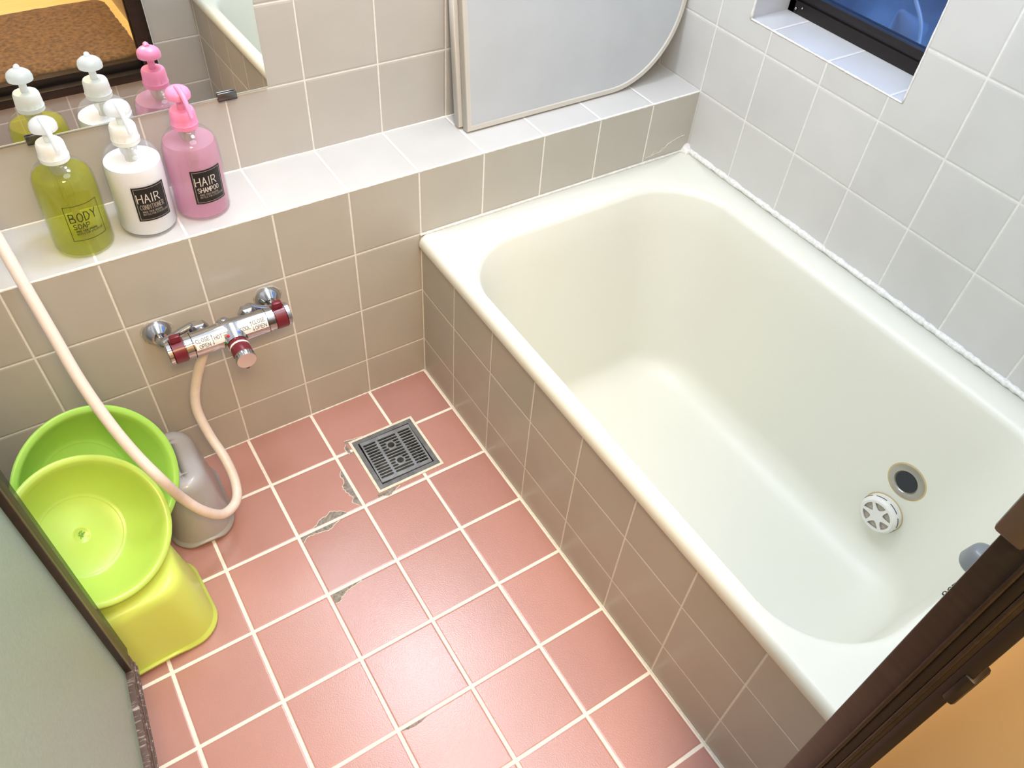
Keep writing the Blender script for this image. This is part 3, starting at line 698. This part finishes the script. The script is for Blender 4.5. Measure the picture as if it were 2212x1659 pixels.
RB = 0.312
def bottle(name, loc, label, cap, head, liq, shell, words, face, dark=True, lean=0.0, lvl=0.90):
    t = empty(name, loc, label, 'pump bottle', group='pump bottles on the tiled ledge', rot=(0, lean, 0))
    ft = lambda a, z: 1
    body = [(0.26, 0.0), (0.30, 0.012), (RB, 0.05), (RB, 0.70), (RB - 0.004, 0.79), (0.30, 0.86), (0.277, 0.92), (0.235, 0.975), (0.175, 1.015), (0.135, 1.035), (0.125, 1.05), (0.125, 1.09)]
    b = lathe('bottle_body', body, shell, t, 56, cap1=False, ang=70)
    ins = 0.012; lp = [(0.24, 0.03)]
    for r, z in body[1:]:
        if z < lvl: lp.append((r - ins, max(z, 0.035)))
    lp.append(({0.90: 0.285, 0.84: 0.304}[lvl] - ins, lvl))
    lathe('liquid', lp, liq, b, 56, ang=50)
    tube('dip_tube', [(0, 0, 1.02), (0.0, 0.0, 0.7), (0.02, 0.01, 0.06)], 0.034, mat_stem, t, 14)
    lathe('pump_housing', [(0.05, 0.55), (0.06, 0.59), (0.062, 0.90), (0.085, 0.95), (0.10, 1.05)], mat_stem, t, 24)
    # ribbed collar
    lathe('collar', [(0.138, 1.055), (0.144, 1.062), (0.143, 1.10), (0.147, 1.106), (0.142, 1.112), (0.139, 1.17), (0.134, 1.24), (0.122, 1.262), (0.05, 1.265)], cap, t, 48, ang=35,
          rfun=lambda a, z: 1 + (0.008 * math.cos(36 * a) if 1.11 < z < 1.24 else 0))
    lathe('plunger', [(0.040, 1.25), (0.040, 1.44)], cap, t, 24)
    hd = lathe('pump_head', [(0.05, 1.40), (0.11, 1.392), (0.130, 1.40), (0.132, 1.44), (0.12, 1.475), (0.09, 1.50), (0.045, 1.514), (0.01, 1.517)], head, t, 40, ang=60)
    nz = [(0, 0.0, 1.50), (0, -0.07, 1.505), (0, -0.15, 1.475), (0, -0.225, 1.40), (0, -0.28, 1.31), (0, -0.295, 1.285)]
    q = Matrix.Rotation(math.radians(face * 0.6), 4, 'Z')
    sp = smooth_path([q @ Vector(v) for v in nz], 5)
    tube('nozzle', sp, [0.036 - 0.016 * i / (len(sp) - 1) for i in range(len(sp))], head, t, 14)
    # label, wrapped round the body; face = azimuth in degrees from -y
    LW, LH, z0 = 0.37, 0.43, 0.24
    def onb(a, zz, off=0.004):
        th = math.radians(-90 + face) + a / RB
        return ((RB + off) * math.cos(th), (RB + off) * math.sin(th), zz)
    def patch(nm, a0, a1, za, zb, mt, off, par):
        bm = bmesh.new(); n = 12
        lo = [bm.verts.new(onb(a0 + (a1 - a0) * i / n, za, off)) for i in range(n + 1)]; hi = [bm.verts.new(onb(a0 + (a1 - a0) * i / n, zb, off)) for i in range(n + 1)]
        for i in range(n): bm.faces.new((lo[i], lo[i + 1], hi[i + 1], hi[i]))
        return fin(bm, nm, mt, par, smooth=True)
    def border(nm, ins_, sw, mt, off, par):
        bm = bmesh.new()
        x0, x1, za, zb = -LW / 2 + ins_, LW / 2 - ins_, z0 + ins_, z0 + LH - ins_
        for (a, b_, c, d) in ((x0, x1, za, za + sw), (x0, x1, zb - sw, zb), (x0, x0 + sw, za, zb), (x1 - sw, x1, za, zb)):
            n = 12 if b_ - a > 0.1 else 1
            lo = [bm.verts.new(onb(a + (b_ - a) * i / n, c, off)) for i in range(n + 1)]; hi = [bm.verts.new(onb(a + (b_ - a) * i / n, d, off)) for i in range(n + 1)]
            for i in range(n): bm.faces.new((lo[i], lo[i + 1], hi[i + 1], hi[i]))
        return fin(bm, nm, mt, par)
    if dark:
        lb = patch('label', -LW / 2, LW / 2, z0, z0 + LH, mat_labelb, 0.004, t); border('label_border', 0.018, 0.006, mat_print_g, 0.006, lb)
        c1, c2 = mat_print_w, (mat_print_g if words[1] == 'CONDITIONER' else mat_print_w)
    else:
        lb = border('label', 0.0, 0.006, mat_print_k, 0.004, t); c1 = c2 = mat_print_k
    h1, y1 = 0.105, z0 + 0.235
    f = lambda a, b: onb(a, b, 0.0075)
    lettering('label_text', strokes(words[0], -0.15, y1, h1, 0.054, 0.02, 0.010), f, c1, lb)
    w2 = words[1]; cw = {4: 0.036, 7: 0.028, 11: 0.019}[len(w2)]
    lettering('label_text', strokes(w2, -0.14, y1 - 0.085, 0.06, cw, 0.008, 0.0075), f, c2, lb)
    q3 = strokes('MAKE YOUR ORIGINAL', -0.125, y1 - 0.125, 0.022, 0.0105, 0.0035, 0.0035) + strokes('BOTTLE FOR STYLISH USE', -0.125, y1 - 0.158, 0.022, 0.0105, 0.0035, 0.0035)
    lettering('label_small_print', q3, f, mat_print_g if dark else c1, lb)
    return t
bottle('soap_bottle', (-4.02, 0.445, 3.775), 'olive green body soap bottle with clear white pump', mat_capw, mat_capw2, mat_green, mat_shell, ('BODY', 'SOAP'), 12, dark=False, lean=0.035)
bottle('conditioner_bottle', (-3.30, 0.475, 3.775), 'milky white hair conditioner bottle with black label, middle of the three', mat_capw, mat_capw2, mat_white, mat_shell_w, ('HAIR', 'CONDITIONER'), 9, lean=0.035, lvl=0.84)
bottle('shampoo_bottle', (-2.655, 0.51, 3.775), 'pink hair shampoo bottle with bright pink pump and black label', mat_cappk, mat_cappk, mat_pink, mat_shell, ('HAIR', 'SHAMPOO'), 10, lean=0.03)

# ------------------------------------------------------------------ thermostatic mixing tap
F0 = Vector((-2.93, 0, 2.56))
tap = empty('mixing_tap', F0, 'chrome wall mixing tap with maroon handles below the ledge', 'tap')
BY, BZ, BR = -0.56, 0.13, 0.152     # body axis, relative to F0
X_ = lambda x: axis_mtx((x, BY, BZ), (1, 0, 0))
lathe('tap_body', [(0.02, -0.455), (BR, -0.452), (BR + .004, -0.2), (BR + .02, 0), (BR + .004, 0.2), (BR, 0.452), (0.02, 0.455)], mat_chrome, tap, 48, X_(0.0))
for s in (-1, 1):
    mtx = axis_mtx((s * 0.458, BY, BZ), (s, 0, 0))
    kn = lathe('handle', [(0.02, 0.0), (0.146, 0.002), (0.146, 0.085), (0.14, 0.09), (0.14, 0.24), (0.02, 0.245)], mat_chrome, tap, 40, mtx)
    rg = lathe('grip_ring', [(0.142, 0.092), (0.156, 0.098), (0.156, 0.235), (0.142, 0.24)], mat_maroon, kn, 40, mtx)
    bm = bmesh.new(); x0 = s * 0.458 + s * 0.105; x1 = s * 0.458 + s * 0.225
    add_box(bm, min(x0, x1), max(x0, x1), BY - 0.045, BY + 0.03, BZ + 0.12, BZ + 0.24, bevel=0.015)
    fin(bm, 'lever', mat_maroon, rg, ang=35)
    lathe('end_cap', [(0.13, 0.24), (0.146, 0.245), (0.146, 0.29), (0.132, 0.30), (0.02, 0.302)], mat_chrome, kn, 40, mtx)
    lathe('seam', [(BR + .0025, -0.006), (BR + .0025, 0.0)], mat_black, kn, 40, mtx, cap0=False, cap1=False)
# central temperature knob pointing into the room
kd = Vector((0.0, -1, -0.05)).normalized()
kb = Vector((0.02, BY - 0.06, BZ - 0.02))
boss = lathe('boss', [(0.20, -0.03), (0.165, 0.04), (0.14, 0.12), (0.13, 0.15), (0.02, 0.152)], mat_chrome, tap, 40, axis_mtx(kb, kd))
knob = lathe('temperature_knob', [(0.118, 0.13), (0.118, 0.22)], mat_maroon, tap, 40, axis_mtx(kb, kd))
lathe('white_band', [(0.121, 0.205), (0.121, 0.232)], mat_wplast, knob, 40, axis_mtx(kb, kd))
lathe('knob_grip', [(0.118, 0.23), (0.120, 0.24), (0.120, 0.37), (0.118, 0.375)], mat_maroon, knob, 40, axis_mtx(kb, kd))
lathe('knurled_ring', [(0.121, 0.372), (0.121, 0.44), (0.116, 0.45)], mat_chrome, knob, 72, axis_mtx(kb, kd), rfun=lambda a, z: 1 + 0.02 * math.cos(24 * a), cap1=False)
lathe('knob_cap', [(0.117, 0.45), (0.02, 0.453)], M('satin_chrome', (0.72, 0.70, 0.70), 0.32, 0.9), knob, 40, axis_mtx(kb, kd), cap0=False)
bm = bmesh.new(); bmesh.ops.create_uvsphere(bm, u_segments=14, v_segments=10, radius=0.032)
bmesh.ops.translate(bm, vec=kb + kd * 0.40 + Vector((0.0, 0, -0.14)), verts=bm.verts); fin(bm, 'stop_button', mat_maroon, knob, smooth=True)
for dx_, cc in ((-0.075, (0.75, 0.01, 0.03)), (0.055, (0.05, 0.2, 0.8))):
    bm = bmesh.new(); bmesh.ops.create_uvsphere(bm, u_segments=12, v_segments=8, radius=0.02)
    bmesh.ops.translate(bm, vec=kb + kd * 0.10 + Vector((dx_, 0, 0.128)), verts=bm.verts); fin(bm, 'colour_dot', M('dot', cc, 0.3), boss, smooth=True)
# wall flanges, cranked legs and nuts
for s, wz in ((-1, 0.02), (1, -0.01)):
    wx = s * 0.705 - 0.045
    fl = lathe('wall_flange', [(0.175, 0.0), (0.172, -0.0 + 0.02), (0.13, 0.09), (0.09, 0.14), (0.06, 0.145)], mat_chrome, tap, 40, axis_mtx((wx, 0, wz), (0, -1, 0)))
    lathe('sealant_ring', [(0.19, 0.0), (0.185, 0.012), (0.17, 0.014)], mat_caulk_d, fl, 30, axis_mtx((wx, 0, wz), (0, -1, 0)), rfun=lambda a, z: 1 + .06 * math.sin(3 * a + 1) + .04 * math.sin(7 * a))
    nx_ = s * 0.30
    arm = smooth_path([(wx, -0.10, wz), (wx, -0.19, wz + 0.0), (wx - s * 0.04, -0.255, wz + 0.02), (wx - s * 0.2, -0.275, wz + 0.10), (nx_ + s * 0.05, -0.27, BZ + 0.04), (nx_, -0.32, BZ + 0.02), (nx_, -0.4, BZ + 0.01)], 6)
    tube('leg', arm, [0.062 if i < 14 else 0.052 for i in range(len(arm))], mat_chrome, tap, 18)
    lathe('nut', [(0.07, 0.0), (0.118, 0.008), (0.118, 0.085), (0.08, 0.10)], mat_chrome, tap, 6, axis_mtx((nx_, -0.30, BZ + 0.02), (0, -1, 0)), ang=20)
    lathe('neck', [(0.085, 0.0), (0.085, 0.12)], mat_chrome, tap, 28, axis_mtx((nx_, -0.38, BZ + 0.01), (0, -1, 0)))
lathe('valve_cap', [(0.075, 0.0), (0.08, 0.06), (0.05, 0.09), (0.02, 0.095)], mat_chrome, tap, 28, axis_mtx((-0.03, BY + 0.09, BZ + 0.06), (0, 0.8, 0.6)))
lathe('outlet_elbow', [(0.065, -0.0), (0.065, 0.14), (0.075, 0.145), (0.075, 0.22)], mat_chrome, tap, 28, axis_mtx((-0.30, BY + 0.09, BZ - 0.03), (0, 0.35, -0.94)))
# stickers wrapped on the body with their wording
mat_stick = M('white_sticker', (0.80, 0.80, 0.77), 0.5)
mat_tprint = M('grey_print_sticker', (0.16, 0.16, 0.18), 0.5)
def onbody(a, b, off=0.008):   # a along x, b around the body starting 48 degrees above the front
    th = math.radians(92) - b / BR + math.radians(0)
    r = BR + off + 0.012
    return (a, BY - r * math.sin(math.radians(180) - th) , BZ + r * math.cos(math.radians(180) - th) * -1)
def onbody(a, b, off=0.004):
    th = math.radians(38) + b / BR          # elevation angle measured from -y towards +z
    r = BR + 0.010 + off
    return (a, BY - r * math.cos(th), BZ + r * math.sin(th))
def sticker(x0, x1, lines):
    bm = bmesh.new(); n = 8; h = 0.135
    lo = [bm.verts.new(onbody(x0, -h / 2 + h * i / n)) for i in range(n + 1)]; hi = [bm.verts.new(onbody(x1, -h / 2 + h * i / n)) for i in range(n + 1)]
    for i in range(n): bm.faces.new((lo[i], hi[i], hi[i + 1], lo[i + 1]))
    st = fin(bm, 'sticker', mat_stick, tap, smooth=True)
    qs = []
    for txt, x, y, hh, cw in lines: qs += strokes(txt, x, y, hh, cw, 0.008, 0.006)
    lettering('sticker_text', qs, lambda a, b: onbody(a, b, 0.0065), mat_tprint, st)
sticker(-0.44, -0.10, [('CLOSE', -0.425, 0.010, 0.042, 0.026), ('^', -0.245, 0.005, 0.05, 0.02), ('HOT', -0.21, -0.01, 0.042, 0.026), ('OPEN', -0.40, -0.055, 0.042, 0.026), ('v', -0.245, -0.055, 0.05, 0.02)])
sticker(0.09, 0.44, [('COOL', 0.10, -0.02, 0.042, 0.026), ('^', 0.235, 0.005, 0.05, 0.02), ('CLOSE', 0.265, 0.012, 0.042, 0.024), ('OPEN', 0.28, -0.052, 0.042, 0.028), ('v', 0.245, -0.055, 0.05, 0.02)])

# ------------------------------------------------------------------ shower hose
CAMP = Vector((-4.0917, -8.0490, 9.5645)); FPX = 1696.73
def unproj(u, v, D):
    q = right * ((u - 1106) / FPX) + down * ((v - 829.5) / FPX) + fwd
    return CAMP + q * D
def on_y(u, v, y):
    q = right * ((u - 1106) / FPX) + down * ((v - 829.5) / FPX) + fwd
    return CAMP + q * ((y - CAMP.y) / q.y)
hp = [F0 + Vector((-0.30, BY + 0.17, BZ - 0.23))] + [on_y(*q) for q in ((424, 822, -0.40), (424, 880, -0.48), (452, 938, -0.68), (486, 990, -0.98), (508, 1040, -1.25), (510, 1082, -1.50), (482, 1110, -1.66), (438, 1103, -1.74), (392, 1075, -1.72))]
hp += [unproj(u, v, D) for u, v, D in ((350, 1038, 8.85), (290, 978, 8.7), (230, 905, 8.55), (170, 818, 8.4), (110, 715, 8.22), (50, 612, 8.04), (0, 525, 7.9), (-60, 425, 7.75), (-130, 310, 7.6))]
hose = tube('shower_hose', smooth_path(hp, 8), 0.063, noisy(M('pinkish_cream_hose', (0.84, 0.73, 0.65), 0.38), 90, 0.06), None, 20)
hose['label'] = 'pinkish cream shower hose looping from the tap over the basins'; hose['category'] = 'hose'

# ------------------------------------------------------------------ bath stools
def stool(name, loc, rot, hx, hy, h, mat, label, hole=True, grp='plastic bath stools'):
    t = empty(name, loc, label, 'stool', group=grp, rot=(0, 0, rot))
    bm = bmesh.new(); N = 10
    def rr(ix, iy, r, z): return [(a, b, z) for a, b in rrect(-hx + ix, hx - ix, -hy + iy, hy - iy, r, N, 10)]
    rings = [rr(-0.02, -0.02, 0.36, 0.02), rr(-0.02, -0.02, 0.36, 0.07), rr(0.01, 0.01, 0.35, 0.09), rr(0.012, 0.012, 0.35, 0.12), rr(0.07, 0.06, 0.34, 0.5), rr(0.13, 0.115, 0.32, h - 0.15), rr(0.15, 0.135, 0.31, h - 0.08),
             rr(0.185, 0.17, 0.28, h - 0.03), rr(0.24, 0.22, 0.24, h - 0.005), rr(0.30, 0.27, 0.2, h), rr(0.45, 0.4, 0.15, h - 0.006)]
    vr = loft(bm, rings, cap1=True)
    for ringv in vr[:2]:
        for v in ringv:
            if abs(v.co.x) < hx * 0.5: v.co.z += 0.05 * (1 - (abs(v.co.x) / (hx * 0.5)) ** 4)
    bm2 = bm
    geom = fin(bm2, 'stool_body', mat, t, smooth=True)
    md = geom.modifiers.new('wall', 'SOLIDIFY'); md.thickness = 0.004; md.offset = -1
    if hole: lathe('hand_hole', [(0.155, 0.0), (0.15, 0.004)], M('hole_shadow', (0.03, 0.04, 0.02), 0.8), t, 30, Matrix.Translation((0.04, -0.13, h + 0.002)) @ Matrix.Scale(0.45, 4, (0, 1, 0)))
    return t
mat_ystool = M('lime_yellow_plastic', (0.70, 0.82, 0.16), 0.33, 0, **{'Subsurface Weight': 0.25, 'Subsurface Scale': 0.02})
mat_gstool = M('grey_plastic', (0.42, 0.41, 0.42), 0.3, 0, **{'Coat Weight': 0.2})
stool('bath_stool', (-5.22, -2.17, 0), 0.06, 0.88, 0.63, 1.16, mat_ystool, 'yellow-green plastic bath stool, nearest the door')
stool('bath_stool', (-4.05, -0.78, 0), -0.03, 0.41, 0.67, 1.14, mat_gstool, 'grey plastic bath stool against the tiled wall behind the basins', hole=False)

# ------------------------------------------------------------------ wash basins
def basin(loc, n, R_, mat, label):
    q = Vector((0, 0, 1)).rotation_difference(Vector(n).normalized())
    t = empty('wash_basin', loc, label, 'basin', group='green plastic wash basins')
    t.rotation_mode = 'QUATERNION'; t.rotation_quaternion = q
    k = R_
    outer = [(0.50, -0.60), (0.56, -0.585), (0.66, -0.50), (0.80, -0.32), (0.885, -0.15), (0.925, -0.03), (0.985, -0.025), (1.0, -0.012), (0.995, 0.004), (0.975, 0.012), (0.93, 0.008), (0.905, -0.01)]
    inner = [(0.87, -0.10), (0.81, -0.24), (0.74, -0.36), (0.65, -0.47), (0.575, -0.535), (0.54, -0.552), (0.525, -0.551), (0.515, -0.558), (0.505, -0.562), (0.3, -0.562), (0.12, -0.562), (0.1, -0.558), (0.095, -0.562), (0.01, -0.562)]
    b = lathe('basin_bowl', [(r * k, z * k) for r, z in outer + inner], mat, t, 72, ang=75)
    # moulding mark in the middle
    bm = bmesh.new(); rnd = random.Random(12)
    for i in range(9):
        a = rnd.random() * 6.28; r0 = rnd.random() * 0.03; L = 0.02 + 0.02 * rnd.random(); c, s = math.cos(a), math.sin(a)
        q0 = Vector((r0 * c, r0 * s * 1.8, -0.553 * k)); d_ = Vector((math.cos(a * 2), math.sin(a * 2), 0)) * L
        add_tube(bm, [q0 - d_ / 2, q0 + d_ / 2], 0.006, 5)
    fin(bm, 'moulding_mark', M('dark_green_mark', (0.18, 0.42, 0.06), 0.4), b)
    return t
mat_b1 = M('leaf_green_plastic', (0.38, 0.70, 0.12), 0.3, 0, **{'Subsurface Weight': 0.25, 'Subsurface Scale': 0.02})
mat_b2 = M('lime_green_plastic', (0.52, 0.74, 0.13), 0.28, 0, **{'Subsurface Weight': 0.25, 'Subsurface Scale': 0.02})
basin((-4.90, -1.20, 1.69), (0.348, -0.73, 0.586), 0.93, mat_b1, 'leaf green wash basin tilted behind the lime one')
basin((-5.12, -1.93, 1.86), (0.317, -0.574, 0.751), 0.85, mat_b2, 'lime green wash basin tilted on top of the yellow-green stool')

# ------------------------------------------------------------------ bath mat seen in the mirror
mat_mat = noisy(M('brown_pile_mat', (0.21, 0.115, 0.048), 0.95, 0, **{'Sheen Weight': 0.2}), 75, 0.65, 1.0, None, lo=0.35, hi=0.7, detail=8)
bm = bmesh.new()
out_ = rrect(-5.0, -1.15, -12.05, -8.62, 0.35, 8, 24)
c0 = Vector((-3.0, -10.3, 1.2)); rnd = random.Random(5)
def mring(s, z, j): return [((a - c0.x) * s + j * (rnd.random() - .5), (b - c0.y) * s + j * (rnd.random() - .5), z - 1.2) for a, b in out_]
loft(bm, [mring(1.0, 1.205, 0.02), mring(1.012, 1.24, 0.04), mring(1.0, 1.29, 0.04), mring(0.96, 1.31, 0.03), mring(0.8, 1.315, 0.02), mring(0.5, 1.31, 0), mring(0.2, 1.315, 0)], cap0=True, cap1=True)
bmat = fin(bm, 'bath_mat', mat_mat, None, smooth=True, loc=c0)
bmat['label'] = 'brown pile bath mat on the dressing room floor, seen in the mirror'; bmat['category'] = 'mat'
